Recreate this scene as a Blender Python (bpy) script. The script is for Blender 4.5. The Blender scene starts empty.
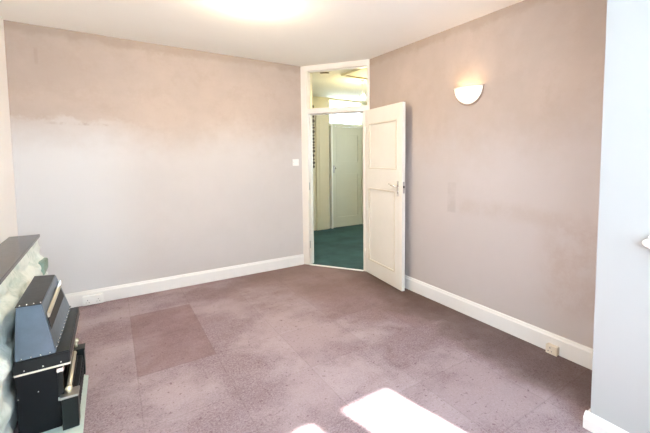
import bpy, bmesh, math, random
from mathutils import Vector, Matrix, noise
random.seed(7)
S = bpy.context.scene
COL = S.collection
R_, D_, L_, H_ = 2.584, 4.395, -0.6935, 2.6        # right wall x, back wall y, left wall x, ceiling
J = Vector((2.053, D_, 0)); K = Vector((R_, 3.603, 0))   # ends of the angled door wall
E = (K - J).normalized(); N = Vector((-E.y, E.x, 0))     # along it, and out of the room into the hall
YW = -0.75                                                # window wall (behind the camera)
HX0, HX1, HY0, HY1 = 1.9, 4.8, 2.4, 6.33                  # the hall

# ------------------------------------------------------------------ helpers
def bm_box(bm, a, b, mi=0, bevel=0.0, mat=None):
    t = bmesh.new()
    bmesh.ops.create_cube(t, size=1.0)
    for v in t.verts:
        v.co = Vector([a[i] + (v.co[i] + .5) * (b[i] - a[i]) for i in range(3)])
    if bevel:
        bmesh.ops.bevel(t, geom=t.edges[:], offset=bevel, segments=2, affect='EDGES', profile=.6)
    merge(bm, t, mi, mat)

def merge(bm, t, mi=0, mat=None):
    if mat is not None:
        bmesh.ops.transform(t, matrix=mat, verts=t.verts[:])
    bmesh.ops.recalc_face_normals(t, faces=t.faces[:])
    m = {v: bm.verts.new(v.co) for v in t.verts}
    for f in t.faces:
        try:
            nf = bm.faces.new([m[v] for v in f.verts])
            nf.material_index = mi if mi is not None else f.material_index
            nf.smooth = f.smooth
        except ValueError:
            pass
    t.free()

def bm_prism(bm, pts, z0, z1, mi=0):
    """vertical prism over a footprint"""
    t = bmesh.new()
    lo = [t.verts.new((p[0], p[1], z0)) for p in pts]
    hi = [t.verts.new((p[0], p[1], z1)) for p in pts]
    n = len(pts)
    t.faces.new(lo[::-1]); t.faces.new(hi)
    for i in range(n):
        t.faces.new([lo[i], lo[(i + 1) % n], hi[(i + 1) % n], hi[i]])
    merge(bm, t, mi)

def bm_extrude(bm, prof, p0, p1, side, up=Vector((0, 0, 1)), mi=0):
    """sweep a closed profile (a along side, b along up) straight from p0 to p1"""
    t = bmesh.new()
    p0, p1, side = Vector(p0), Vector(p1), Vector(side)
    A = [t.verts.new(p0 + side * a + up * b) for a, b in prof]
    B = [t.verts.new(p1 + side * a + up * b) for a, b in prof]
    n = len(prof)
    t.faces.new(A); t.faces.new(B[::-1])
    for i in range(n):
        t.faces.new([A[i], B[i], B[(i + 1) % n], A[(i + 1) % n]])
    merge(bm, t, mi)

def bm_hull(bm, A, B, mi=0):
    """solid between two matching polygons"""
    t = bmesh.new()
    a = [t.verts.new(p) for p in A]; b = [t.verts.new(p) for p in B]
    n = len(a)
    t.faces.new(a); t.faces.new(b[::-1])
    for i in range(n):
        t.faces.new([a[i], b[i], b[(i + 1) % n], a[(i + 1) % n]])
    merge(bm, t, mi)

def bm_cyl(bm, a, b, r0, r1=None, seg=16, mi=0):
    r1 = r0 if r1 is None else r1
    a, b = Vector(a), Vector(b); d = b - a
    t = bmesh.new()
    bmesh.ops.create_cone(t, cap_ends=True, segments=seg, radius1=r0, radius2=r1, depth=d.length)
    for f in t.faces: f.smooth = len(f.verts) == 4
    q = d.to_track_quat('Z', 'Y').to_matrix().to_4x4()
    merge(bm, t, mi, Matrix.Translation((a + b) / 2) @ q)

def bm_ball(bm, c, r, mi=0, sx=1, sy=1, sz=1, u=16, v=10):
    t = bmesh.new()
    bmesh.ops.create_uvsphere(t, u_segments=u, v_segments=v, radius=r)
    for f in t.faces: f.smooth = True
    merge(bm, t, mi, Matrix.Translation(Vector(c)) @ Matrix.Diagonal((sx, sy, sz, 1)))

def bm_lathe(bm, c, prof, seg=32, mi=0):
    t = bmesh.new()
    rings = []
    for r, z in prof:
        if r < 1e-5:
            rings.append([t.verts.new((c[0], c[1], c[2] + z))])
        else:
            rings.append([t.verts.new((c[0] + r * math.cos(2 * math.pi * k / seg), c[1] + r * math.sin(2 * math.pi * k / seg), c[2] + z)) for k in range(seg)])
    for a, b in zip(rings, rings[1:]):
        for k in range(seg):
            k2 = (k + 1) % seg
            q = [a[k % len(a)], a[k2 % len(a)], b[k2 % len(b)], b[k % len(b)]]
            q = list(dict.fromkeys(q))
            if len(q) > 2:
                t.faces.new(q).smooth = True
    merge(bm, t, mi)

def wloc(o):
    v = Vector((0, 0, 0))
    while o is not None:
        v += o.location; o = o.parent
    return v

def obj(name, bm, mats, parent=None, origin=None):
    """ONE mesh object; the bmesh is in world metres"""
    off = wloc(parent) if parent is not None else Vector((0, 0, 0))
    if origin is not None: off = Vector(origin)
    for v in bm.verts: v.co -= off
    me = bpy.data.meshes.new(name)
    bm.to_mesh(me); bm.free()
    for m in (mats if isinstance(mats, (list, tuple)) else [mats]): me.materials.append(m)
    o = bpy.data.objects.new(name, me)
    if parent is not None:
        o.parent = parent
    else:
        o.location = off
    COL.objects.link(o)
    return o

def tag(o, label, cat=None, group=None):
    o['label'] = label
    if cat: o['category'] = cat
    if group: o['group'] = group
    return o

def thing(name, label, cat, loc, group=None):
    o = bpy.data.objects.new(name, None); o.location = loc
    o.empty_display_size = .05
    COL.objects.link(o)
    return tag(o, label, cat, group)

def struct(name, bm, mats, label, cat, parent=None):
    o = obj(name, bm, mats, parent)
    if parent is None:
        o['kind'] = 'structure'; tag(o, label, cat)
    return o

# ------------------------------------------------------------------ materials
class NT:
    def __init__(s, name):
        s.m = bpy.data.materials.new(name); s.m.use_nodes = True
        s.t = s.m.node_tree; s.b = s.t.nodes['Principled BSDF']; s.out = s.t.nodes['Material Output']
        s._co = None
    def n(s, kind, **kw):
        x = s.t.nodes.new(kind)
        for k, v in kw.items(): setattr(x, k, v)
        return x
    def link(s, a, b): s.t.links.new(a, b)
    def co(s):
        if s._co is None: s._co = s.n('ShaderNodeTexCoord').outputs['Object']
        return s._co
    def set(s, sock, v):
        if isinstance(v, bpy.types.NodeSocket): s.link(v, sock)
        else: sock.default_value = v
    def math(s, op, a, b=0.0, clamp=False):
        x = s.n('ShaderNodeMath', operation=op, use_clamp=clamp)
        s.set(x.inputs[0], a); s.set(x.inputs[1], b)
        return x.outputs[0]
    def noise(s, scale, detail=4, rough=.6, vec=None, dist=0.0):
        x = s.n('ShaderNodeTexNoise'); s.link(vec or s.co(), x.inputs['Vector'])
        x.inputs['Scale'].default_value = scale; x.inputs['Detail'].default_value = detail
        x.inputs['Roughness'].default_value = rough; x.inputs['Distortion'].default_value = dist
        return x.outputs['Fac']
    def ramp(s, v, a, b):
        x = s.n('ShaderNodeMapRange'); x.clamp = True; x.interpolation_type = 'SMOOTHSTEP'
        s.set(x.inputs[0], v); x.inputs[1].default_value = a; x.inputs[2].default_value = b
        return x.outputs[0]
    def mix(s, f, a, b):
        x = s.n('ShaderNodeMix', data_type='RGBA')
        s.set(x.inputs[0], f)
        for i, c in ((6, a), (7, b)):
            if isinstance(c, bpy.types.NodeSocket): s.link(c, x.inputs[i])
            else: x.inputs[i].default_value = (*c, 1)
        return x.outputs[2]
    def xyz(s):
        x = s.n('ShaderNodeSeparateXYZ'); s.link(s.co(), x.inputs[0]); return x.outputs
    def color(s, c):
        if isinstance(c, bpy.types.NodeSocket): s.link(c, s.b.inputs['Base Color'])
        else: s.b.inputs['Base Color'].default_value = (*c, 1)
    def rough(s, v): s.set(s.b.inputs['Roughness'], v)
    def bump(s, h, strength=.2, dist=.01):
        x = s.n('ShaderNodeBump'); s.link(h, x.inputs['Height'])
        x.inputs['Strength'].default_value = strength; x.inputs['Distance'].default_value = dist
        s.link(x.outputs[0], s.b.inputs['Normal'])

def simple(name, c, rough=.5, metal=0.0, var=.06, scale=12, coat=0, spec=None):
    m = NT(name)
    n = m.noise(scale, 3)
    m.color(m.mix(n, [x * (1 - var) for x in c], [min(1, x * (1 + var)) for x in c]))
    m.rough(rough); m.b.inputs['Metallic'].default_value = metal
    m.b.inputs['Coat Weight'].default_value = coat
    if spec is not None: m.b.inputs['Specular IOR Level'].default_value = spec
    return m.m

def emit(name, c, strength, base=(.9, .9, .9)):
    m = NT(name); m.color(base)
    m.b.inputs['Emission Color'].default_value = (*c, 1); m.b.inputs['Emission Strength'].default_value = strength
    return m.m

WALL = (.47, .39, .335)
def wall_paint(name, ragged=False, marks=False):
    m = NT(name)
    x, y, z = m.xyz()[:3]
    big = m.noise(1.1, 5, .65); mid = m.noise(4.5, 6, .7); fine = m.noise(60, 4, .7)
    c = m.mix(m.ramp(big, .35, .68), [w * .93 for w in WALL], [min(1, w * 1.06) for w in WALL])
    c = m.mix(m.math('MULTIPLY', m.ramp(mid, .46, .68), .5), c, (WALL[0] * .9, WALL[1] * .87, WALL[2] * .84))
    # brushed-in darker band where the roller stopped short of the ceiling
    edge = m.math('ADD', z, m.math('MULTIPLY', m.math('SUBTRACT', mid, .5), .16))
    c = m.mix(m.math('MULTIPLY', m.ramp(edge, 2.49, 2.56), .42), c, (WALL[0] * .72, WALL[1] * .66, WALL[2] * .56))
    if ragged:   # greyer lower coat with ragged edge, mixed with painted-in daylight tint
        e = m.math('ADD', z, m.math('MULTIPLY', m.math('SUBTRACT', m.noise(2.6, 6, .7), .5), .34))
        e2 = m.math('ADD', z, m.math('MULTIPLY', m.math('SUBTRACT', m.noise(1.4, 5, .7), .5), .7))
        fade = m.ramp(x, .45, -.25)
        k = m.math('ADD', m.math('MULTIPLY', m.math('MULTIPLY', m.ramp(e, 1.79, 1.73), fade), .34), m.math('MULTIPLY', m.ramp(e2, 1.95, 1.35), .55))
        c = m.mix(k, c, (.665, .672, .685))
        # brown scrape left along that edge
        st = m.math('MULTIPLY', m.ramp(m.math('ABSOLUTE', m.math('SUBTRACT', z, 1.745)), .02, .004),
                    m.math('MULTIPLY', m.ramp(m.math('ABSOLUTE', m.math('SUBTRACT', x, -.2)), .3, .15), m.ramp(mid, .4, .6)))
        c = m.mix(m.math('MULTIPLY', st, .6), c, (.36, .28, .22))
        s2 = m.math('MULTIPLY', m.ramp(m.math('ABSOLUTE', m.math('SUBTRACT', z, 2.33)), .09, .05), m.ramp(m.math('ABSOLUTE', m.math('SUBTRACT', x, -.5)), .018, .006))
        c = m.mix(m.math('MULTIPLY', s2, .3), c, (.34, .26, .2))
    if marks:    # faint outlines and greasy patches on the long wall
        e = m.math('ADD', z, m.math('MULTIPLY', m.math('SUBTRACT', m.noise(1.3, 5, .7), .5), .9))
        c = m.mix(m.math('MULTIPLY', m.ramp(e, 1.95, 1.3), .6), c, (.55, .525, .53))  # cool window light on the lower wall, painted into the colour
        def patch(yc, hw, zc, hh, f, col, soft=.02):
            a = m.math('MULTIPLY', m.ramp(m.math('ABSOLUTE', m.math('SUBTRACT', y, yc)), hw, hw - soft),
                       m.ramp(m.math('ABSOLUTE', m.math('SUBTRACT', z, zc)), hh, hh - soft))
            return m.mix(m.math('MULTIPLY', a, m.math('MULTIPLY', m.ramp(mid, .3, .6), f)), c, col)
        c = patch(2.29, .06, 1.05, .15, .6, (.40, .36, .34))
        c = patch(1.75, .50, .98, .11, .42, (.43, .36, .31), .09)
        c = patch(1.12, .40, .66, .46, .45, (.40, .31, .26), .25)
        c = patch(2.25, .22, 1.35, .35, .3, (.48, .42, .38), .2)
    m.color(c); m.rough(.75)
    m.bump(m.math('ADD', m.math('MULTIPLY', fine, .6), mid), .12, .006)
    return m.m

def carpet():
    m = NT('mottled plum carpet tiles')
    o = m.xyz(); x, y = o[0], o[1]
    TW, TL = .482, .5545
    u = m.math('DIVIDE', m.math('SUBTRACT', x, .088 - TW * 6), TW)
    v = m.math('DIVIDE', m.math('SUBTRACT', y, 2.711 - TL * 8), TL)
    iu, iv = m.math('FLOOR', u), m.math('FLOOR', v)
    cv = m.n('ShaderNodeCombineXYZ'); m.link(iu, cv.inputs[0]); m.link(iv, cv.inputs[1])
    wn = m.n('ShaderNodeTexWhiteNoise', noise_dimensions='2D'); m.link(cv.outputs[0], wn.inputs['Vector'])
    rnd = wn.outputs['Value']
    dark = m.math('MULTIPLY', m.math('COMPARE', iu, 6.0), m.math('MULTIPLY', m.math('GREATER_THAN', iv, 7.5), m.math('LESS_THAN', iv, 9.5)))
    big = m.noise(1.2, 4, .6); blot = m.noise(6, 9, .8); fib = m.noise(230, 3, .8); fl = m.noise(85, 6, .8)
    c = m.mix(m.ramp(fl, .38, .62), (.165, .11, .125), (.36, .29, .315))
    fc = m.noise(30, 5, .75)
    c = m.mix(m.math('MULTIPLY', m.ramp(fc, .46, .66), .5), c, (.175, .11, .135))
    c = m.mix(m.math('MULTIPLY', m.ramp(fib, .35, .65), .45), c, (.47, .385, .415))
    c = m.mix(m.math('MULTIPLY', m.ramp(blot, .50, .68), .55), c, (.165, .115, .125))
    c = m.mix(m.math('MULTIPLY', m.ramp(big, .42, .6), .5), c, (.54, .455, .485))
    sp = m.noise(34, 4, .7)
    c = m.mix(m.math('MULTIPLY', m.ramp(sp, .60, .66), .6), c, (.13, .06, .085))
    c = m.mix(m.math('MULTIPLY', rnd, .24), c, (.20, .125, .135))
    c = m.mix(m.math('MULTIPLY', dark, m.math('ADD', m.math('MULTIPLY', blot, .35), .28)), c, (.20, .115, .115))
    # trodden brown grime towards the doorway
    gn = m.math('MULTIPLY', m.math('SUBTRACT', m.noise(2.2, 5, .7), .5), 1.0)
    d1 = m.math('ADD', m.math('ADD', m.math('MULTIPLY', y, .42), m.math('MULTIPLY', x, .62)), gn)
    c = m.mix(m.math('MULTIPLY', m.ramp(d1, 1.8, 2.9), .72), c, (.19, .12, .095))
    d2 = m.math('ADD', m.math('ADD', x, m.math('MULTIPLY', m.math('ABSOLUTE', m.math('SUBTRACT', y, 1.2)), -.10)), m.math('MULTIPLY', gn, .5))  # along the long wall: some grime plus the pier's shadow painted in
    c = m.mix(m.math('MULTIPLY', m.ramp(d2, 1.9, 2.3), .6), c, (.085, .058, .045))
    # seams
    def seam(t):
        fr = m.math('FRACT', t); a = m.math('ABSOLUTE', m.math('SUBTRACT', fr, .5))
        return m.ramp(a, .489, .499)
    sm = m.math('MAXIMUM', seam(u), seam(v))
    c = m.mix(m.math('MULTIPLY', sm, .16), c, (.08, .05, .05))
    m.color(c); m.rough(.95); m.b.inputs['Specular IOR Level'].default_value = .15
    m.bump(m.math('ADD', fib, m.math('MULTIPLY', fl, .6)), .5, .008)
    return m.m

def stone():
    m = NT('pale green painted stone')
    a = m.noise(3.5, 6, .7, dist=.8); b = m.noise(22, 5, .7)
    c = m.mix(m.ramp(a, .36, .56), (.48, .58, .53), (.74, .80, .755))
    c = m.mix(m.math('MULTIPLY', m.ramp(b, .5, .72), .45), c, (.84, .87, .82))
    m.color(c); m.rough(.7); m.bump(b, .35, .01)
    return m.m

def slate():
    m = NT('grey slate')
    a = m.noise(5, 6, .7); b = m.noise(40, 4, .7)
    m.color(m.mix(a, (.035, .030, .032), (.075, .068, .07)))
    m.rough(m.math('ADD', m.math('MULTIPLY', b, .15), .12)); m.bump(b, .08, .004); m.b.inputs['Specular IOR Level'].default_value = .3
    return m.m

def enamel(name, c, r):
    m = NT(name)
    a = m.noise(7, 5, .7)
    m.color(m.mix(a, [q * .7 for q in c], [q * 1.3 for q in c]))
    m.rough(m.math('ADD', m.math('MULTIPLY', m.noise(30, 4, .7), .14), r))
    m.b.inputs['Coat Weight'].default_value = .06; m.b.inputs['Specular IOR Level'].default_value = .28; m.b.inputs['Coat Roughness'].default_value = .28
    return m.m

def glass(name, tint=(1, 1, 1), refl=.07):
    m = NT(name)
    tr = m.n('ShaderNodeBsdfTransparent'); tr.inputs[0].default_value = (*tint, 1)
    gl = m.n('ShaderNodeBsdfGlossy'); gl.inputs['Roughness'].default_value = .02
    lw = m.n('ShaderNodeLayerWeight'); lw.inputs[0].default_value = .35
    mx = m.n('ShaderNodeMixShader')
    m.link(m.math('ADD', m.math('MULTIPLY', lw.outputs['Facing'], .10), refl * .5), mx.inputs[0])
    m.link(tr.outputs[0], mx.inputs[1]); m.link(gl.outputs[0], mx.inputs[2])
    m.link(mx.outputs[0], m.out.inputs['Surface'])
    return m.m

M_wall_back = wall_paint('mauve paint with lower coat and daylight tint', ragged=True)
M_wall_right = wall_paint('mauve wall paint with patches and daylight tint', marks=True)
M_wall = wall_paint('mauve wall paint')
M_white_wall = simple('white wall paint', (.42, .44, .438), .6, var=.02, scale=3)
M_left_wall = simple('pale cream wall paint', (.90, .885, .865), .7, var=.03, scale=3)
M_ceiling = simple('off white ceiling paint', (.90, .88, .81), .85, var=.03, scale=1.5)
M_gloss = simple('aged white gloss paint', (.79, .765, .69), .38, var=.04, scale=6)
M_mould = simple('darker cream moulding', (.68, .63, .52), .4, var=.08)  # cream tone darker than the door leaf
M_frame = simple('pinkish cream gloss paint', (.80, .75, .68), .4, var=.03, scale=6)
M_base = simple('white skirting gloss', (.82, .81, .785), .4, var=.04, scale=5)
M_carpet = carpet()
M_stone = stone(); M_slate = slate()
M_hearth = simple('pale teal hearth tile', (.52, .61, .56), .45, var=.18, scale=14)
M_black = enamel('black enamel', (.006, .010, .011), .30)
M_hood = enamel('blue black sheen enamel', (.13, .185, .235), .30); M_hood.node_tree.nodes['Principled BSDF'].inputs['Metallic'].default_value = .8
M_matt = simple('matt black iron', (.005, .007, .009), .5, var=.2, scale=20, spec=.2)
M_brass = simple('pale brass', (.60, .58, .46), .38, .7, var=.08, scale=30)
M_ball = simple('bright brass', (.90, .84, .62), .25, .6, var=.05)
M_chrome = simple('chrome', (.82, .82, .80), .2, 1.0, var=.03, scale=20)
M_steel = simple('worn steel', (.45, .44, .42), .35, 1.0, var=.1, scale=20)
M_dark = simple('dark recess', (.02, .02, .02), .7)
M_plastic = simple('white plastic', (.86, .86, .83), .32, var=.015, scale=10)
M_cream_plastic = simple('cream plastic', (.78, .70, .58), .35, var=.03, scale=10)
M_coal = simple('charred ceramic', (.05, .045, .04), .9, var=.5, scale=30)
M_hall_wall = simple('cream hall paint', (.70, .64, .46), .6, var=.04, scale=3)
M_hall_door = simple('hall door paint', (.64, .65, .54), .45, var=.04, scale=4)
M_hall_white = simple('bright white hall paint', (.86, .86, .80), .4, var=.02)
mg = NT('dark green hall carpet'); g1 = mg.noise(2.2, 5, .65); g2 = mg.noise(160, 3, .8)
mg.color(mg.mix(mg.ramp(mg.math('ADD', mg.math('MULTIPLY', g2, .3), mg.math('MULTIPLY', g1, .7)), .35, .65), (.015, .050, .053), (.034, .10, .10)))
mg.rough(.9); mg.bump(g2, .3, .006); M_green = mg.m
M_glass = glass('window glass'); M_transom = glass('yellowed transom glass', (.97, .95, .86), .06)
M_bulb = emit('lit ceiling globe', (1.0, .79, .52), 470)
M_sbulb = emit('lit wall light bulb', (1.0, .66, .34), 34)
M_hbulb = emit('lit hall bulb', (1.0, .83, .48), 280)
ms = NT('glowing opal glass'); ms.color((.95, .92, .86)); ms.rough(.3)
ms.b.inputs['Emission Color'].default_value = (1, .93, .80, 1); ms.b.inputs['Emission Strength'].default_value = .28
M_opal = ms.m

M_gallery = emit('lit opal gallery', (1.0, .86, .66), 1.6)
# ------------------------------------------------------------------ setting
EX = R_ + .1
bm = bmesh.new()
bm_prism(bm, [(L_ - .1, YW - .2), (R_ + .1, YW - .2), (R_ + .1, K.y), (K.x, K.y), (J.x, J.y), (L_ - .1, D_)], -.06, 0)
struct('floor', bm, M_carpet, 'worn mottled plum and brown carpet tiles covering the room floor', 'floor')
bm = bmesh.new()
bm_prism(bm, [(HX0, D_ + .1), tuple((J + N * .012)[:2]), tuple((K + N * .012)[:2]), (R_ + .1, K.y), (R_ + .1, HY0), (HX1, HY0), (HX1, HY1 + .1), (HX0, HY1 + .1)], -.06, -.002)
struct('floor_hall', bm, M_green, 'dark green carpet of the hall seen through the open doorway', 'floor')
bm = bmesh.new()
bm_box(bm, (L_ - .1, YW - .2, H_), (HX1 + .1, HY1 + .1, H_ + .1))
struct('ceiling', bm, M_ceiling, 'plain off-white ceiling over the room', 'ceiling')
bm = bmesh.new()
jn = J + N * .12
bm_prism(bm, [(L_ - .1, D_), (J.x, D_), (jn.x, jn.y), (HX0 + .05, D_ + .12), (L_ - .1, D_ + .12)], 0, H_)
struct('wall_back', bm, M_wall_back, 'mauve back wall with ragged paint edge, left of the doorway', 'wall')
bm = bmesh.new()
kn = K + N * .12
bm_prism(bm, [(R_, YW), (R_ + .12, YW), (R_ + .12, kn.y - .02), (kn.x, kn.y), (K.x, K.y)], 0, H_)
struct('wall_right', bm, M_wall_right, 'long patchy mauve wall carrying the half-bowl wall light', 'wall')
bm = bmesh.new(); bm_box(bm, (L_ - .1, YW, 0), (L_, D_, H_))
struct('wall_left', bm, M_left_wall, 'pale cream wall above the slate mantel at far left', 'wall')
# pier beside the window, its corner towards the long wall
PX, PY = 2.0, .802
bm = bmesh.new(); bm_prism(bm, [(PX, YW), (R_, YW), (R_, PY), (PX, PY)], 0, H_)
struct('wall_pier', bm, M_white_wall, 'white wall return at the right edge, in front of the mauve wall', 'wall')

# window wall behind the camera, with its opening
WX0, WX1, WZ0, WZ1 = -.35, 1.90, .95, 2.44
bm = bmesh.new()
for a, b in (((L_, YW - .2, 0), (WX0, YW, H_)), ((WX1, YW - .2, 0), (R_, YW, H_)),
             ((WX0, YW - .2, 0), (WX1, YW, WZ0)), ((WX0, YW - .2, WZ1), (WX1, YW, H_))):
    bm_box(bm, a, b)
struct('wall_window', bm, M_white_wall, 'white window wall behind the viewpoint', 'wall')
bm = bmesh.new()
yb0, yb1 = YW - .12, YW - .06
for a, b in (((WX0, WZ0), (WX0 + .06, WZ1)), ((WX1 - .04, WZ0), (WX1, WZ1)), ((WX0, WZ0), (WX1, WZ0 + .06)), ((WX0, WZ1 - .078), (WX1, WZ1)),
             ((1.353, WZ0), (1.527, WZ1)), ((.44, WZ0), (.54, WZ1))):
    bm_box(bm, (a[0], yb0, a[1]), (b[0], yb1, b[1]), bevel=.006)
w = struct('window_1', bm, M_gloss, 'white three-light window in the wall behind the viewpoint', 'window')
for a, b in ((WX0 + .06, .44), (.54, 1.353), (1.527, WX1 - .04)):
    bm = bmesh.new(); bm_box(bm, (a, YW - .093, WZ0 + .06), (b, YW - .088, WZ1 - .078))
    obj('window_pane', bm, M_glass, w)

# ---- angled door wall: lining, head, transom bar
def dpt(d, n, z): return J + E * d + N * n + Vector((0, 0, z))
def dbox(bm, d0, d1, n0, n1, z0, z1, mi=0, bevel=0.0):
    m = Matrix(((E.x, N.x, 0, J.x), (E.y, N.y, 0, J.y), (0, 0, 1, 0), (0, 0, 0, 1)))
    bm_box(bm, (d0, n0, z0), (d1, n1, z1), mi, bevel, m)
W = (K - J).length
dr = bpy.data.objects.new('trim_1', None); COL.objects.link(dr); dr.location = J
dr['kind'] = 'structure'; tag(dr, 'cream door frame with glazed light above, set across the corner', 'door frame')
def part(name, m, parent, *boxes, bevel=.003):
    bm = bmesh.new()
    for b in boxes: dbox(bm, *b, bevel=bevel)
    return obj(name, bm, m, parent)
part('jamb', M_frame, dr, (0, .098, -.004, .12, 0, H_))
part('jamb', M_frame, dr, (.868, W, -.004, .12, 0, 2.0), (.922, W, -.004, .12, 2.0, H_))
part('head', M_frame, dr, (.098, .922, -.004, .12, 2.532, H_))
part('transom_bar', M_frame, dr, (.098, .922, -.008, .12, 1.99, 2.052))
part('door_stop', M_hall_white, dr, (.098, .108, .06, .09, 0, 1.99), (.853, .868, .05, .09, 0, 1.99), (.108, .853, .06, .09, 1.978, 1.99), bevel=.002)
part('glazing_bead', M_frame, dr, (.098, .108, .03, .05, 2.052, 2.532), (.910, .922, .03, .05, 2.052, 2.532), (.108, .910, .03, .05, 2.052, 2.062), (.108, .910, .03, .05, 2.522, 2.532), bevel=.002)
part('glass_pane', M_transom, dr, (.098, .922, .051, .056, 2.052, 2.532), bevel=0)
part('hinge_plate', M_steel, dr, (.092, .0985, .01, .03, .22, .32), (.092, .0985, .01, .03, 1.0, 1.1), bevel=0)
bm = bmesh.new(); dbox(bm, .098, .868, -.012, .014, -.001, .010, bevel=.003)
struct('trim_2', bm, M_hall_white, 'thin pale threshold strip between plum and green carpets', 'threshold')

# ---- the open door leaf
LH = Vector((2.5375, 3.625, 0)); LF = Vector((2.452, 2.842, 0))
le = (LF - LH).normalized(); ln = Vector((le.y, -le.x, 0))
if ln.x > 0: ln = -ln                                # ln points into the room
LW = (LF - LH).length
LM = Matrix(((le.x, ln.x, 0, LH.x), (le.y, ln.y, 0, LH.y), (0, 0, 1, 0), (0, 0, 0, 1)))
def lbox(bm, d0, d1, n0, n1, z0, z1, bevel=.002, mi=0): bm_box(bm, (d0, n0, z0), (d1, n1, z1), mi, bevel, LM)
TK = .038
ZB, ZT = .010, 1.992
PAN = [(.085, .683, 1.292, 1.822), (.075, .655, .178, 1.062)]
bm = bmesh.new()
lbox(bm, 0, PAN[1][0], -TK, 0, ZB, ZT); lbox(bm, .683, LW, -TK, 0, ZB, ZT)
lbox(bm, PAN[1][0], .683, -TK, 0, PAN[0][3], ZT); lbox(bm, PAN[1][0], .683, -TK, 0, PAN[1][3], PAN[0][2]); lbox(bm, PAN[1][0], .683, -TK, 0, ZB, PAN[1][2])
lbox(bm, .655, .684, -TK, 0, PAN[1][2], PAN[1][3], 0); lbox(bm, .075, .085, -TK, 0, PAN[0][2], PAN[0][3], 0)
door = struct('door_1', bm, M_gloss, 'cream two-panel door standing open against the mauve wall', 'door')
for a, b, c, d in PAN:
    bm = bmesh.new(); lbox(bm, a, b, -TK + .010, -.011, c, d, 0)
    pn = obj('door_panel', bm, M_gloss, door)
    bm = bmesh.new(); t = .014
    for q in ((a, b, c, c + t), (a, b, d - t, d), (a, a + t, c + t, d - t), (b - t, b, c + t, d - t)):
        lbox(bm, q[0], q[1], -.011, .006, q[2], q[3], .003)
    obj('panel_moulding', bm, M_mould, pn)
hd, hz = .71, 1.10
bm = bmesh.new(); lbox(bm, hd - .017, hd + .017, 0, .006, hz - .085, hz + .075, .0025)
hp = obj('handle_plate', bm, M_chrome, door); hp['label'] = 'chrome handle plate'
bm = bmesh.new()
P = lambda d, n, z: LM @ Vector((d, n, z))
bm_cyl(bm, P(hd, .005, hz + .02), P(hd, .045, hz + .02), .009)
bm_cyl(bm, P(hd, .045, hz + .02), P(hd - .06, .050, hz + .026), .009, .008); bm_cyl(bm, P(hd - .06, .050, hz + .026), P(hd - .115, .044, hz + .04), .008, .006)
bm_ball(bm, P(hd, .045, hz + .02), .0095)
obj('handle_lever', bm, M_chrome, hp)
bm = bmesh.new(); bm_cyl(bm, P(hd, .006, hz - .05), P(hd, .0075, hz - .05), .006)
obj('keyhole', bm, M_dark, hp)
bm = bmesh.new(); bm_box(bm, (LW - .001, -.030, hz - .05), (LW + .002, -.008, hz + .07), 0, .0005, LM)
lb = obj('latch_plate', bm, M_steel, door)
bm = bmesh.new(); bm_box(bm, (LW + .001, -.027, hz + .005), (LW + .007, -.011, hz + .03), 0, .001, LM)
obj('latch_bolt', bm, M_dark, lb)
bm = bmesh.new(); bm_cyl(bm, P(hd + .11, 0, hz + .02), P(hd + .11, .004, hz + .02), .010); obj('lock_escutcheon', bm, M_dark, door)
for z in (.25, 1.75):
    bm = bmesh.new(); bm_cyl(bm, P(-.006, .004, z - .045), P(-.006, .004, z + .045), .006); obj('hinge', bm, M_gloss, door)

# ---- skirtings
SK = [(0, 0), (.020, 0), (.020, .112), (.014, .122), (.012, .132), (.007, .137), (0, .137)]
def skirt(name, a, b, side, label, m=M_base):
    bm = bmesh.new(); bm_extrude(bm, SK, a, b, side)
    return struct(name, bm, m, label, 'skirting board')
skirt('baseboard_back', (L_, D_, 0), (J.x - .001, D_, 0), (0, -1, 0), 'white skirting board along the foot of the back wall')
skirt('baseboard_right', (R_, PY, 0), (R_, K.y - .03, 0), (-1, 0, 0), 'cream white skirting board along the foot of the long right wall')
bm = bmesh.new()
SKP = [(0, 0), (.030, 0), (.030, .056), (.026, .063), (.021, .066), (.021, .072), (.011, .077), (.004, .082), (0, .082)]
bm_extrude(bm, SKP, (PX, YW, 0), (PX, PY + .022, 0), (-1, 0, 0))
bm_extrude(bm, SKP, (PX - .0, PY, 0), (R_ - .021, PY, 0), (0, 1, 0))
struct('baseboard_pier', bm, M_base, 'white moulded skirting at the foot of the white wall return, lower right', 'skirting board')

# ------------------------------------------------------------------ hall
Y = HY1
bm = bmesh.new()
wx0, wx1, wz0, wz1 = 3.565, 4.33, 2.10, 2.575
for a, b in (((HX0, Y, 0), (3.545, Y + .1, H_)), ((4.42, Y, 0), (HX1, Y + .1, H_)), ((3.545, Y, wz1), (4.42, Y + .1, H_)), ((3.545, Y + .08, 0), (4.42, Y + .1, 2.05))):
    bm_box(bm, a, b)
struct('wall_hall_far', bm, M_hall_wall, 'cream end wall of the hall beyond the doorway', 'wall')
bm = bmesh.new(); bm_box(bm, (HX0 - .1, D_ + .12, 0), (HX0, Y + .1, H_)); struct('wall_hall_left', bm, M_hall_wall, 'cream left side wall of the hall', 'wall')
bm = bmesh.new()
for a, b in (((HY0, 0), (4.3, H_)), ((5.0, 0), (Y + .1, H_)), ((4.3, 0), (5.0, 1.0)), ((4.3, 2.1), (5.0, H_))): bm_box(bm, (HX1, a[0], a[1]), (HX1 + .1, b[0], b[1]))
struct('wall_hall_right', bm, M_hall_wall, 'cream right side wall of the hall', 'wall')
bm = bmesh.new(); bm_box(bm, (R_ + .12, HY0 - .1, 0), (HX1, HY0, H_)); struct('wall_hall_near', bm, M_hall_wall, 'cream near end wall of the hall', 'wall')
bm = bmesh.new()
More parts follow.
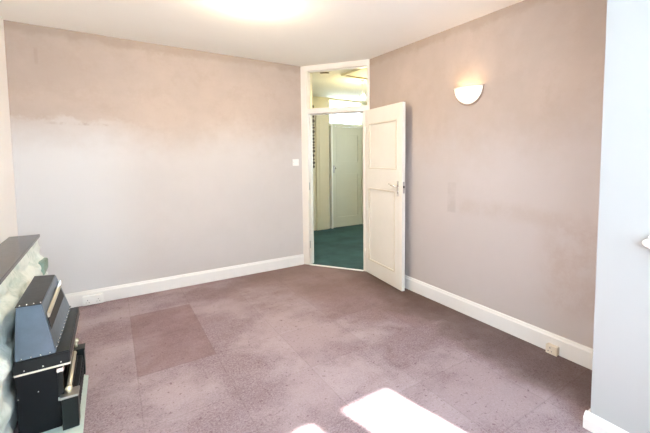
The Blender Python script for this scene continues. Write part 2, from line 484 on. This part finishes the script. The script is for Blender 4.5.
for a, b in (((4.3, 1.0), (4.35, 2.1)), ((4.95, 1.0), (5.0, 2.1)), ((4.35, 1.0), (4.95, 1.05)), ((4.35, 2.05), (4.95, 2.1)), ((4.63, 1.05), (4.67, 2.05))): bm_box(bm, (HX1 + .02, a[0], a[1]), (HX1 + .08, b[0], b[1]), bevel=.004)
sw = struct('window_3_added', bm, M_gloss, 'unseen white two-light window added to the hall side wall for daylight', 'window')  # out-of-view window added to throw daylight on the hall door
for a, b in ((4.35, 4.63), (4.67, 4.95)):
    bm = bmesh.new(); bm_box(bm, (HX1 + .046, a, 1.05), (HX1 + .05, b, 2.05)); obj('window_pane', bm, M_glass, sw)  # panes of the added hall side window
# cover boards on the hall's far wall left of the door
bm = bmesh.new()
for x0, x1 in ((3.25, 3.525),):
    bm_box(bm, (x0, Y - .03, 0), (x1, Y, 2.38), bevel=.004)
    bm_box(bm, (x0 + .06, Y - .036, .25), (x1 - .06, Y - .03, 2.2), bevel=.004)
struct('trim_3', bm, M_hall_wall, 'tall cream boarded strip on the hall end wall beside the hall door', 'panel')
# hall door with its frame and the window over it
bm = bmesh.new()
bm_box(bm, (3.575, Y - .035, 0), (3.612, Y + .06, 2.085), bevel=.003)
bm_box(bm, (4.345, Y - .02, 0), (4.42, Y + .06, H_), bevel=.003, mi=1)
bm_box(bm, (3.545, Y - .02, 2.05), (4.345, Y + .06, 2.10), bevel=.003, mi=1)
struct('trim_4', bm, [M_hall_white, M_hall_door], 'white hall door frame with a bright left edge', 'door frame')
bm = bmesh.new()
dx0, dx1, dy0, dy1 = 3.62, 4.34, Y + .01, Y + .05
pans = [(3.72, 4.25, 1.33, 1.90), (3.72, 4.25, .20, 1.095)]
bm_box(bm, (dx0, dy0, .005), (3.72, dy1, 2.045)); bm_box(bm, (4.25, dy0, .005), (dx1, dy1, 2.045))
for a, b in ((.005, .20), (1.095, 1.33), (1.90, 2.045)): bm_box(bm, (3.72, dy0, a), (4.25, dy1, b))
hdoor = struct('door_2', bm, M_hall_door, 'closed pale panelled door at the end of the hall', 'door')
for a, b, c, d in pans:
    bm = bmesh.new(); bm_box(bm, (a, dy0 + .012, c), (b, dy1 - .01, d)); pn = obj('door_panel', bm, M_hall_door, hdoor)
    bm = bmesh.new()
    for q in ((a, b, c, c + .012), (a, b, d - .012, d), (a, a + .012, c + .012, d - .012), (b - .012, b, c + .012, d - .012)):
        bm_box(bm, (q[0], dy0 - .002, q[2]), (q[1], dy0 + .012, q[3]), bevel=.002)
    obj('panel_moulding', bm, M_hall_door, pn)
bm = bmesh.new(); bm_box(bm, (3.637, dy0 - .006, 1.12), (3.672, dy0, 1.27), bevel=.002); pl = obj('handle_plate', bm, M_steel, hdoor)
bm = bmesh.new(); bm_cyl(bm, (3.655, dy0 - .006, 1.22), (3.655, dy0 - .04, 1.22), .008); bm_ball(bm, (3.655, dy0 - .055, 1.22), .024); obj('door_knob', bm, M_chrome, pl)
bm = bmesh.new()
for a, b, c, d in ((3.545, 3.57, 2.10, wz1), (4.325, 4.345, 2.10, wz1), (3.57, 4.325, 2.10, 2.115), (3.57, 4.325, wz1 - .012, wz1)):
    bm_box(bm, (a, Y, c), (b, Y + .05, d), bevel=.003)
fw = struct('window_2', bm, M_hall_wall, 'bright window over the hall door', 'window')
bm = bmesh.new(); bm_box(bm, (3.57, Y + .02, 2.115), (4.325, Y + .024, wz1 - .012)); obj('glass_pane', bm, M_glass, fw)
# hall loose fittings
hb = Vector((3.19, 4.62, 2.345))
t = thing('pendant_bulb', 'glowing bare bulb hanging in the hall, seen through the glass over the door', 'lamp', (hb.x, hb.y, H_))
bm = bmesh.new(); bm_lathe(bm, (hb.x, hb.y, H_), [(0, -.03), (.03, -.025), (.04, -.004), (.04, 0), (0, 0)]); obj('ceiling_rose', bm, M_plastic, t)
bm = bmesh.new(); bm_cyl(bm, (hb.x, hb.y, H_ - .02), (hb.x, hb.y, hb.z + .08), .004, seg=8); obj('flex', bm, M_plastic, t)
bm = bmesh.new(); bm_cyl(bm, (hb.x, hb.y, hb.z + .03), (hb.x, hb.y, hb.z + .09), .018, .014); obj('bulb_holder', bm, M_plastic, t)
bm = bmesh.new(); bm_ball(bm, hb, .034); obj('bulb', bm, M_hbulb, t)
t = thing('loft_hatch', 'shallow cream loft hatch with shadowed edge on the hall ceiling', 'hatch', (2.93, 4.15, H_))
bm = bmesh.new()
hz0 = H_ - .03
for a, b in (((2.70, 3.90), (2.74, 4.46)), ((3.12, 3.90), (3.16, 4.46)), ((2.74, 4.42), (3.12, 4.46)), ((2.74, 3.90), (3.12, 3.94))):
    bm_box(bm, (a[0], a[1], hz0), (b[0], b[1], H_), bevel=.004)
obj('hatch_frame', bm, M_hall_wall, t)
bm = bmesh.new(); bm_box(bm, (2.74, 3.94, H_ - .012), (3.12, 4.42, H_)); obj('hatch_cover', bm, M_hall_wall, t)
bm = bmesh.new()
vd = Vector((.08, -.08, 0)).normalized()
bm_box(bm, (-.06, -.022, -.014), (.06, .022, 0), 0, .004, Matrix.Translation((2.46, 4.50, H_)) @ Matrix.Rotation(math.atan2(vd.y, vd.x), 4, 'Z'))
tag(obj('ceiling_vent', bm, simple('brown vent', (.22, .16, .07), .6), origin=(2.46, 4.50, H_)), 'small brown vent plate on the hall ceiling, upper left through the glass', 'vent')
# dark carved strip hanging on the far hall wall
t = thing('wall_hanging', 'narrow dark carved strip hung on the hall wall just inside the left door jamb', 'wall decoration', (3.185, Y, 1.2))
bm = bmesh.new(); bm_box(bm, (3.155, Y - .012, 1.2), (3.235, Y, 2.46), bevel=.003); obj('backing', bm, M_hall_wall, t)
bm = bmesh.new()
k = 0; z = 1.22
while z < 2.42:
    hgt = random.choice((.05, .07, .09))
    wd = random.choice((.022, .030, .034))
    bm_hull(bm, [(3.195 - wd, Y - .013, z + hgt / 2), (3.195, Y - .013, z), (3.195 + wd, Y - .013, z + hgt / 2), (3.195, Y - .013, z + hgt)],
            [(3.195 - wd, Y - .026, z + hgt / 2), (3.195, Y - .026, z), (3.195 + wd, Y - .026, z + hgt / 2), (3.195, Y - .026, z + hgt)])
    z += hgt + .004
obj('carving', bm, simple('dark carved wood', (.07, .045, .025), .5), t)

# ------------------------------------------------------------------ room fittings
# ceiling light
c = Vector((.925, 2.80, H_))
t = thing('ceiling_light', 'glowing round ceiling light cut by the top edge of the picture', 'lamp', c)
bm = bmesh.new(); bm_lathe(bm, c, [(0, -.006), (.055, -.006), (.057, -.026), (.061, -.028), (.066, -.022), (.069, 0), (0, 0)]); obj('ceiling_rose', bm, M_gallery, t)
bm = bmesh.new(); bm_lathe(bm, c, [(.052, -.010), (.052, -.03), (.047, -.05), (.036, -.064), (.018, -.073), (0, -.075)]); obj('dome_shade', bm, M_bulb, t)
# wall light: half bowl open at the top
sc = Vector((R_, 2.105, 2.030)); AY, AZ, AX = .146, .142, .090
t = thing('wall_light', 'lit white half-bowl wall light with glowing top on the mauve wall', 'lamp', sc)
def bowl(k, top=0.0, n=24, mm=10):
    rows = []
    for i in range(mm + 1):
        th = math.pi / 2 * i / mm
        rows.append([Vector((sc.x - .004 - AX * k * math.cos(th) * math.sin(math.pi * j / n), sc.y + AY * k * math.cos(th) * math.cos(math.pi * j / n), sc.z + top - AZ * k * math.sin(th))) for j in range(n + 1)])
    return rows
bm = bmesh.new()
ro, ri = bowl(1.0), bowl(.93)
def rowmesh(bm, rows, flip=False):
    V = [[bm.verts.new(p) for p in r] for r in rows]
    for a, b in zip(V, V[1:]):
        for j in range(len(a) - 1):
            try:
                f = bm.faces.new([a[j], a[j + 1], b[j + 1], b[j]] if not flip else [a[j], b[j], b[j + 1], a[j + 1]]); f.smooth = True
            except ValueError: pass
    return V
A = rowmesh(bm, ro); B = rowmesh(bm, ri, True)
for j in range(24): bm.faces.new([A[0][j], B[0][j], B[0][j + 1], A[0][j + 1]])
bmesh.ops.remove_doubles(bm, verts=bm.verts[:], dist=1e-5)
bowlo = obj('bowl_shade', bm, M_opal, t)
bm = bmesh.new()
for a in range(24):
    p0 = sc + Vector((-.004 - AX * math.sin(math.pi * a / 24), AY * math.cos(math.pi * a / 24), 0)); p1 = sc + Vector((-.004 - AX * math.sin(math.pi * (a + 1) / 24), AY * math.cos(math.pi * (a + 1) / 24), 0))
    bm_cyl(bm, p0, p1, .005, seg=8)
obj('rim', bm, M_cream_plastic, t)
bm = bmesh.new()
pts = [(math.cos(math.pi * a / 24), -math.sin(math.pi * a / 24)) for a in range(25)]
bm_hull(bm, [(R_ - .006, sc.y + (AY + .012) * a, sc.z + .004 + (AZ + .018) * b) for a, b in pts], [(R_, sc.y + (AY + .012) * a, sc.z + .004 + (AZ + .018) * b) for a, b in pts])
obj('shadow_plate', bm, simple('brown bowl shadow', (.30, .22, .18), .4), t)  # brown plate standing in for the bowl's shadow on the wall
bm = bmesh.new(); bm_cyl(bm, sc + Vector((-.006, 0, -.085)), sc + Vector((-.045, 0, -.085)), .012); obj('bulb_holder', bm, M_plastic, t)
bm = bmesh.new(); bm_ball(bm, sc + Vector((-.046, 0, -.055)), .026); obj('bulb', bm, M_sbulb, t)
# light switch
t = thing('light_switch', 'square white light switch on the back wall beside the door frame', 'switch', (1.962, D_, 1.362))
bm = bmesh.new(); bm_box(bm, (1.920, D_ - .011, 1.320), (2.004, D_, 1.405), bevel=.003); obj('face_plate', bm, M_plastic, t)
bm = bmesh.new(); bm_box(bm, (1.953, D_ - .016, 1.346), (1.971, D_ - .010, 1.380), bevel=.002); obj('rocker', bm, M_plastic, t)
for x in (1.930, 1.994):
    bm = bmesh.new(); bm_cyl(bm, (x, D_ - .011, 1.362), (x, D_ - .0125, 1.362), .003, seg=10); obj('screw', bm, M_steel, t)
# sockets mounted on the skirtings
def socket_holes(parent, c, u, nrm, s=1.0):
    c, u, nrm = Vector(c), Vector(u), Vector(nrm); z = Vector((0, 0, 1))
    for a, b, w_, h_ in ((0, .012, .004, .008), (-.011, -.010, .007, .0035), (.011, -.010, .007, .0035)):
        bm = bmesh.new()
        q = c + u * a * s + z * b * s
        P4 = [q + u * i * w_ / 2 * s + z * j * h_ / 2 * s for i, j in ((-1, -1), (1, -1), (1, 1), (-1, 1))]
        bm_hull(bm, [v for v in P4], [v + nrm * .001 for v in P4])
        obj('pin_hole', bm, M_dark, parent)
t = thing('power_socket', 'white double power socket on the back skirting beside the black fire', 'socket', (-.19, D_ - .02, .05))
bm = bmesh.new(); bm_box(bm, (-.270, D_ - .052, .010), (-.112, D_ - .020, .094), bevel=.004); obj('back_box', bm, M_plastic, t)
bm = bmesh.new(); bm_box(bm, (-.272, D_ - .060, .008), (-.110, D_ - .052, .096), bevel=.003); fp = obj('face_plate', bm, M_plastic, t)
for x in (-.232, -.150):
    socket_holes(fp, (x, D_ - .060, .044), (1, 0, 0), (0, -1, 0), 1.0)
    bm = bmesh.new(); bm_box(bm, (x - .006 + .018, D_ - .064, .070), (x + .006 + .018, D_ - .059, .084), bevel=.0015); obj('switch_rocker', bm, M_plastic, fp)
t = thing('power_socket', 'small cream single power socket on the right wall skirting', 'socket', (R_ - .02, 1.315, .04))
bm = bmesh.new(); bm_box(bm, (R_ - .052, 1.247, .006), (R_ - .020, 1.325, .066), bevel=.004); obj('back_box', bm, M_cream_plastic, t)
bm = bmesh.new(); bm_box(bm, (R_ - .059, 1.245, .004), (R_ - .052, 1.327, .068), bevel=.003); fp = obj('face_plate', bm, M_cream_plastic, t)
socket_holes(fp, (R_ - .059, 1.295, .036), (0, 1, 0), (-1, 0, 0), 1.1)
bm = bmesh.new(); bm_box(bm, (R_ - .063, 1.256, .026), (R_ - .058, 1.268, .042), bevel=.0015); obj('switch_rocker', bm, M_cream_plastic, fp)
# rounded white sill end on the pier
bm = bmesh.new()
t2 = bmesh.new()
bmesh.ops.create_uvsphere(t2, u_segments=24, v_segments=16, radius=1)
for v in t2.verts:
    y = v.co.y * .06 + .545 if v.co.y > 0 else .545 + v.co.y * .001 - .25
    if v.co.y <= 1e-6: v.co = Vector((v.co.x * .031, y, v.co.z * .027))
    else: v.co = Vector((v.co.x * .031, y, v.co.z * .027))
    v.co += Vector((PX - .030, 0, 1.030))
for f in t2.faces: f.smooth = True
merge(bm, t2)
bm_box(bm, (PX - .050, .295, 1.056), (PX, .578, 1.066), bevel=.004)
bm_box(bm, (PX - .034, .295, 1.000), (PX, .55, 1.058), bevel=.003)
tag(obj('wall_shelf', bm, M_plastic, origin=(PX, .46, 1.016)), 'white rounded shelf end sticking out of the white wall at the right edge', 'shelf')

# ------------------------------------------------------------------ stone fireplace
fp_root = thing('stone_fireplace', 'pale green painted stone fireplace with a dark slate mantel', 'fireplace', (L_, 2.75, 0))
Y0, Y1 = 1.45, 4.0
prof = [(-.512, .762), (-.505, .70), (-.500, .650), (-.478, .625), (-.462, .600), (-.455, .52), (-.452, .45), (-.450, .38), (-.450, .30), (-.450, .22), (-.452, .15), (-.452, .08), (-.452, .0)]
def interp(s):
    k = s * (len(prof) - 1); i = min(int(k), len(prof) - 2); f = k - i
    return prof[i][0] * (1 - f) + prof[i + 1][0] * f, prof[i][1] * (1 - f) + prof[i + 1][1] * f
def rock(y, z):
    v = Vector((y * 3.1, z * 7.5, 1.7))
    d, pts_ = noise.voronoi(v)
    edge = min(1.0, (d[1] - d[0]) * 3.2)
    cell = noise.cell(pts_[0] * 13.7)
    return .026 * edge * (.55 + .45 * cell) - .016 + .012 * noise.noise(Vector((y * 14, z * 14, .3))) + .006 * noise.noise(Vector((y * 45, z * 45, 2.0)))
bm = bmesh.new()
ny, ns = 150, 50
grid = []
for i in range(ny + 1):
    y = Y0 + (Y1 - Y0) * i / ny
    row = []
    for j in range(ns + 1):
        x, z = interp(j / ns)
        k = 1 if j < ns else 0
        dx = rock(y, z) * (1 if j > 0 else .3)
        yy = y + (.015 * noise.noise(Vector((z * 8, y, 4))) if i in (0, ny) else 0)
        if i == ny: yy -= .10 * max(0, min(1, (.66 - z) / .05)) * (1 if z > .0 else 1)
        elif i > ny - 8: yy -= .10 * max(0, min(1, (.66 - z) / .05)) * (i - ny + 8) / 8
        row.append(bm.verts.new((x + dx, yy, z)))
    grid.append(row)
for i in range(ny):
    for j in range(ns):
        f = bm.faces.new([grid[i][j], grid[i][j + 1], grid[i + 1][j + 1], grid[i + 1][j]]); f.smooth = True
back = [[bm.verts.new((L_, grid[i][0].co.y, .762)), bm.verts.new((L_, grid[i][-1].co.y, 0))] for i in (0, ny)]
bm.faces.new(grid[0] + [back[0][1], back[0][0]]); bm.faces.new(grid[ny][::-1] + [back[1][0], back[1][1]])
bm.faces.new([g[0] for g in grid] + [back[1][0], back[0][0]])
bmesh.ops.recalc_face_normals(bm, faces=bm.faces[:])
surround = obj('surround', bm, M_stone, fp_root)
# corbel stone sticking out at the far end
bm = bmesh.new(); bm_box(bm, (-.60, 3.70, .515), (-.448, 3.93, .612), bevel=.016)
for v in bm.verts: v.co += Vector((noise.noise(v.co * 9), noise.noise(v.co * 9 + Vector((5, 0, 0))), noise.noise(v.co * 9 + Vector((0, 5, 0))))) * .008
obj('corbel_stone', bm, simple('mossy green stone', (.22, .32, .27), .7, var=.35, scale=16), fp_root)
bm = bmesh.new(); bm_prism(bm, [(L_, 1.40), (-.478, 1.40), (-.505, 4.045), (L_, 4.045)], .762, .787)
bmesh.ops.bevel(bm, geom=bm.edges[:], offset=.003, segments=1, affect='EDGES')
mt = obj('mantel_shelf', bm, M_slate, fp_root); mt['label'] = 'dark slate mantel shelf'
bm = bmesh.new(); bm_prism(bm, [(-.425, 1.85), (-.172, 1.85), (-.172, 2.91), (-.192, 2.915), (-.192, 3.06), (-.425, 3.06)], 0, .012)
for v in bm.verts:
    if v.co.x > -.18: v.co.x += .006 * noise.noise(Vector((v.co.y * 6, 0, 0)))
tag(obj('hearth', bm, M_hearth, origin=(-.3, 2.4, 0)), 'pale teal hearth slab on the carpet under the black fire', 'hearth')

# ------------------------------------------------------------------ black gas fire
YN, YF = 2.415, 3.075
gf = thing('gas_fire', 'black enamelled gas fire with riveted sloping hood and brass bar', 'fire', (-.33, 2.75, .03))
bm = bmesh.new()
bm_box(bm, (-.428, YN + .002, .013), (-.262, YN + .022, .338), 0, .003); bm_box(bm, (-.428, YF - .030, .013), (-.262, YF - .012, .338), 0, .003)
bm_box(bm, (-.428, YN + .022, .013), (-.38, YF - .03, .338), 0, 0); bm_box(bm, (-.38, YN + .022, .013), (-.262, YF - .03, .05), 0, 0)
obj('body', bm, M_matt, gf)
bm = bmesh.new()
A = [(-.425, YN, .413), (-.268, YN, .413), (-.312, YN + .004, .682), (-.408, YN + .004, .686)]
B = [(-.425, YF + .02, .413), (-.255, YF + .02, .413), (-.312, YF - .08, .682), (-.412, YF - .06, .686)]
bm_hull(bm, A, B)
bmesh.ops.bevel(bm, geom=bm.edges[:], offset=.004, segments=2, affect='EDGES')
hood = obj('hood', bm, M_hood, gf)
bm = bmesh.new()
bm_hull(bm, [(-.412, YN + .006, .686), (-.315, YN + .006, .682), (-.315, YF - .085, .682), (-.414, YF - .065, .686)],
        [(-.411, YN + .007, .6885), (-.316, YN + .007, .6845), (-.316, YF - .087, .6845), (-.413, YF - .067, .6885)])
tp = obj('hood_top', bm, M_black, hood); tp['label'] = 'flat black top plate'
def slope(y, z, out=0.0):
    f = (z - .413) / (.682 - .413)
    x0 = -.268 + (-.255 + .268) * (y - YN) / (YF - YN)
    return Vector((x0 * (1 - f) + -.312 * f + out, y, z + out * .16))
bm = bmesh.new()
for k in range(13):
    bm_ball(bm, slope(YN + .03 + k * (YF - YN - .03) / 12, .434, .002), .0058, u=8, v=6)
for k in range(4): bm_ball(bm, Vector((-.395 + k *   .026, YN + .014, .689)), .0042, u=8, v=6)
for k in range(4): bm_ball(bm, Vector((-.40 + k * .036, YN - .001, .424)), .0042, u=8, v=6)
o = obj('rivets', bm, M_chrome, hood); o['kind'] = 'stuff'
# outlet slot and its louvre bar
bm = bmesh.new()
q = [slope(YN + .03, .535, .0045), slope(YF - .08, .535, .0045), slope(YF - .10, .600, .0045), slope(YN + .03, .598, .0045)]
bm_hull(bm, q, [v + Vector((-.003, 0, 0)) for v in q]); obj('outlet_slot', bm, M_dark, hood)
bm = bmesh.new()
a, b = slope(YN + .035, .606, .004), slope(YF - .12, .612, .004)
bm_hull(bm, [a + Vector((0, 0, -.010)), a + Vector((.007, 0, -.008)), a + Vector((.006, 0, .010)), a + Vector((-.004, 0, .016))],
        [b + Vector((0, 0, -.010)), b + Vector((.007, 0, -.008)), b + Vector((.006, 0, .010)), b + Vector((-.004, 0, .016))])
lv = obj('louvre_bar', bm, M_brass, hood); lv['label'] = 'pale brass louvre bar'
bm = bmesh.new(); bm_box(bm, tuple(slope(YF - .125, .622, -.004)), tuple(slope(YF - .125, .622, -.004) + Vector((.02, .028, .03))), bevel=.003); obj('louvre_bracket', bm, M_chrome, hood)
# projecting base of the hood
bm = bmesh.new()
bm_hull(bm, [(-.432, YN - .012, .352), (-.212, YN - .012, .352), (-.212, YF + .035, .352), (-.432, YF + .035, .352)],
        [(-.428, YN - .004, .414), (-.214, YN - .004, .414), (-.214, YF + .030, .414), (-.428, YF + .030, .414)])
bmesh.ops.bevel(bm, geom=bm.edges[:], offset=.004, segments=2, affect='EDGES')
ledge = obj('hood_base', bm, M_black, gf)
bm = bmesh.new()
bm_box(bm, (-.430, YN - .010, .342), (-.213, YF + .033, .352), 0, .002); o = obj('trim_strip', bm, M_cream_plastic, ledge); o['label'] = 'thin cream trim strip'
bm = bmesh.new()
for k, x in enumerate((-.39, -.32, -.25)): bm_ball(bm, Vector((x, YN - .013, .367)), .004, u=8, v=6)
o = obj('base_rivets', bm, M_chrome, ledge); o['kind'] = 'stuff'
bm = bmesh.new()
for x, z in ((-.42, .22), (-.345, .235)): bm_ball(bm, Vector((x, YN + .001, z)), .004, u=8, v=6)
o = obj('side_screws', bm, M_chrome, gf); o['kind'] = 'stuff'
# corner posts with chrome ends
for yy in (YN + .004, YF - .012):
    bm = bmesh.new(); bm_box(bm, (-.268, yy - .012, .165), (-.246, yy + .012, .337), bevel=.003); po = obj('corner_post', bm, M_black, gf)
    for z0, z1 in ((.312, .334), (.160, .180)):
        bm = bmesh.new(); bm_box(bm, (-.271, yy - .015, z0), (-.242, yy + .015, z1), bevel=.003); obj('post_ferrule', bm, M_chrome, po)
# radiant bed
bm = bmesh.new(); bm_box(bm, (-.375, YN + .035, .05), (-.28, YF - .035, .14), bevel=.01); obj('coal_tray', bm, M_matt, gf)
for k in range(9):
    bm = bmesh.new()
    cpos = Vector((-.325 + random.uniform(-.02, .03), YN + .08 + k * .062, .165 + random.uniform(0, .02)))
    bm_ball(bm, cpos, .036, sx=1, sy=1.1, sz=.85, u=10, v=7)
    for v in bm.verts: v.co += (v.co - cpos) * .45 * noise.noise(v.co * 40)
    obj('ceramic_coal', bm, M_coal, gf)
# fret: two pillars with brass ball finials, bar between, low front
def pillar(y0, y1, zt, knob):
    bm = bmesh.new(); bm_box(bm, (-.256, y0, .013), (-.188, y1, zt - .010), bevel=.004)
    p_ = obj('fret_pillar', bm, M_black, gf)
    bm = bmesh.new(); bm_box(bm, (-.260, y0 - .003, zt - .012), (-.184, y1 + .003, zt), bevel=.004); obj('pillar_cap', bm, knob, p_)
    return p_
p1 = pillar(2.368, 2.45, .190, M_steel); p2 = pillar(2.925, 3.005, .190, M_black)
bm = bmesh.new(); bm_ball(bm, (-.227, 2.415, .208), .016); bm_cyl(bm, (-.227, 2.415, .188), (-.227, 2.415, .20), .010); o = obj('ball_finial', bm, M_ball, p1)
bm = bmesh.new(); bm_ball(bm, (-.231, 2.975, .232), .017); bm_cyl(bm, (-.231, 2.975, .188), (-.231, 2.975, .225), .010, .007); obj('ball_finial', bm, M_ball, p2)
bm = bmesh.new(); bm_ball(bm, (-.232, 2.86, .202), .013); bm_cyl(bm, (-.232, 2.86, .10), (-.232, 2.86, .20), .006); obj('bar_finial', bm, M_ball, gf)
bm = bmesh.new(); bm_cyl(bm, (-.227, 2.415, .208), (-.232, 2.86, .202), .0115); o = obj('front_bar', bm, M_brass, gf); o['label'] = 'pale brass front bar'
bm = bmesh.new(); bm_box(bm, (-.225, 2.45, .014), (-.196, 2.925, .150), bevel=.005)
for k in range(12):
    y = 2.465 + k * .0375
    bm_box(bm, (-.197, y, .035), (-.192, y + .020, .135), bevel=.002)
obj('fret_front', bm, M_matt, gf)
bm = bmesh.new(); bm_box(bm, (-.262, 2.45, .10), (-.22, 2.925, .155), bevel=.003); obj('fret_shelf', bm, M_black, gf)

# ------------------------------------------------------------------ light and camera
wd = bpy.data.worlds.new('World'); S.world = wd; wd.use_nodes = True
bg = wd.node_tree.nodes['Background']
bg.inputs[0].default_value = (.66, .83, 1.0, 1); bg.inputs[1].default_value = 8.5
sun = bpy.data.lights.new('sun', 'SUN'); sun.energy = 26; sun.angle = math.radians(.8); sun.color = (1, .95, .88)
so = bpy.data.objects.new('sun', sun); COL.objects.link(so)
sd = Vector((-.21, 1, -.93)).normalized()
so.rotation_euler = sd.to_track_quat('-Z', 'Y').to_euler(); so.location = (2, -4, 4)

cam = bpy.data.cameras.new('camera'); co = bpy.data.objects.new('camera', cam); COL.objects.link(co)
F, PXc, PYc, PT, RO, YA, HC = 361.64984, 369.1553, 182.45825, 3.87698969, -0.10916418, 35.54766792, 1.41865821
pt, ro, ya = [math.radians(v) for v in (PT, RO, YA)]
fw_ = Vector((math.sin(ya) * math.cos(pt), math.cos(ya) * math.cos(pt), -math.sin(pt)))
r = Vector((math.cos(ya), -math.sin(ya), 0)); u = r.cross(fw_)
r2 = r * math.cos(ro) + u * math.sin(ro); u2 = -r * math.sin(ro) + u * math.cos(ro)
mw = Matrix(((r2.x, u2.x, -fw_.x, 0), (r2.y, u2.y, -fw_.y, 0), (r2.z, u2.z, -fw_.z, HC), (0, 0, 0, 1)))
co.matrix_world = mw
cam.sensor_fit = 'HORIZONTAL'; cam.sensor_width = 36; cam.lens = F / 650 * 36
cam.shift_x = (325 - PXc) / 650; cam.shift_y = (PYc - 216.5) / 650
cam.clip_start = .02
S.camera = co
S.view_settings.view_transform = 'Standard'; S.view_settings.look = 'None'
S.view_settings.gamma = 1; S.view_settings.use_curve_mapping = False
S.view_settings.exposure = 0.90
S.cycles.max_bounces = 16; S.cycles.diffuse_bounces = 8; S.cycles.transparent_max_bounces = 12
S.cycles.sample_clamp_indirect = 8
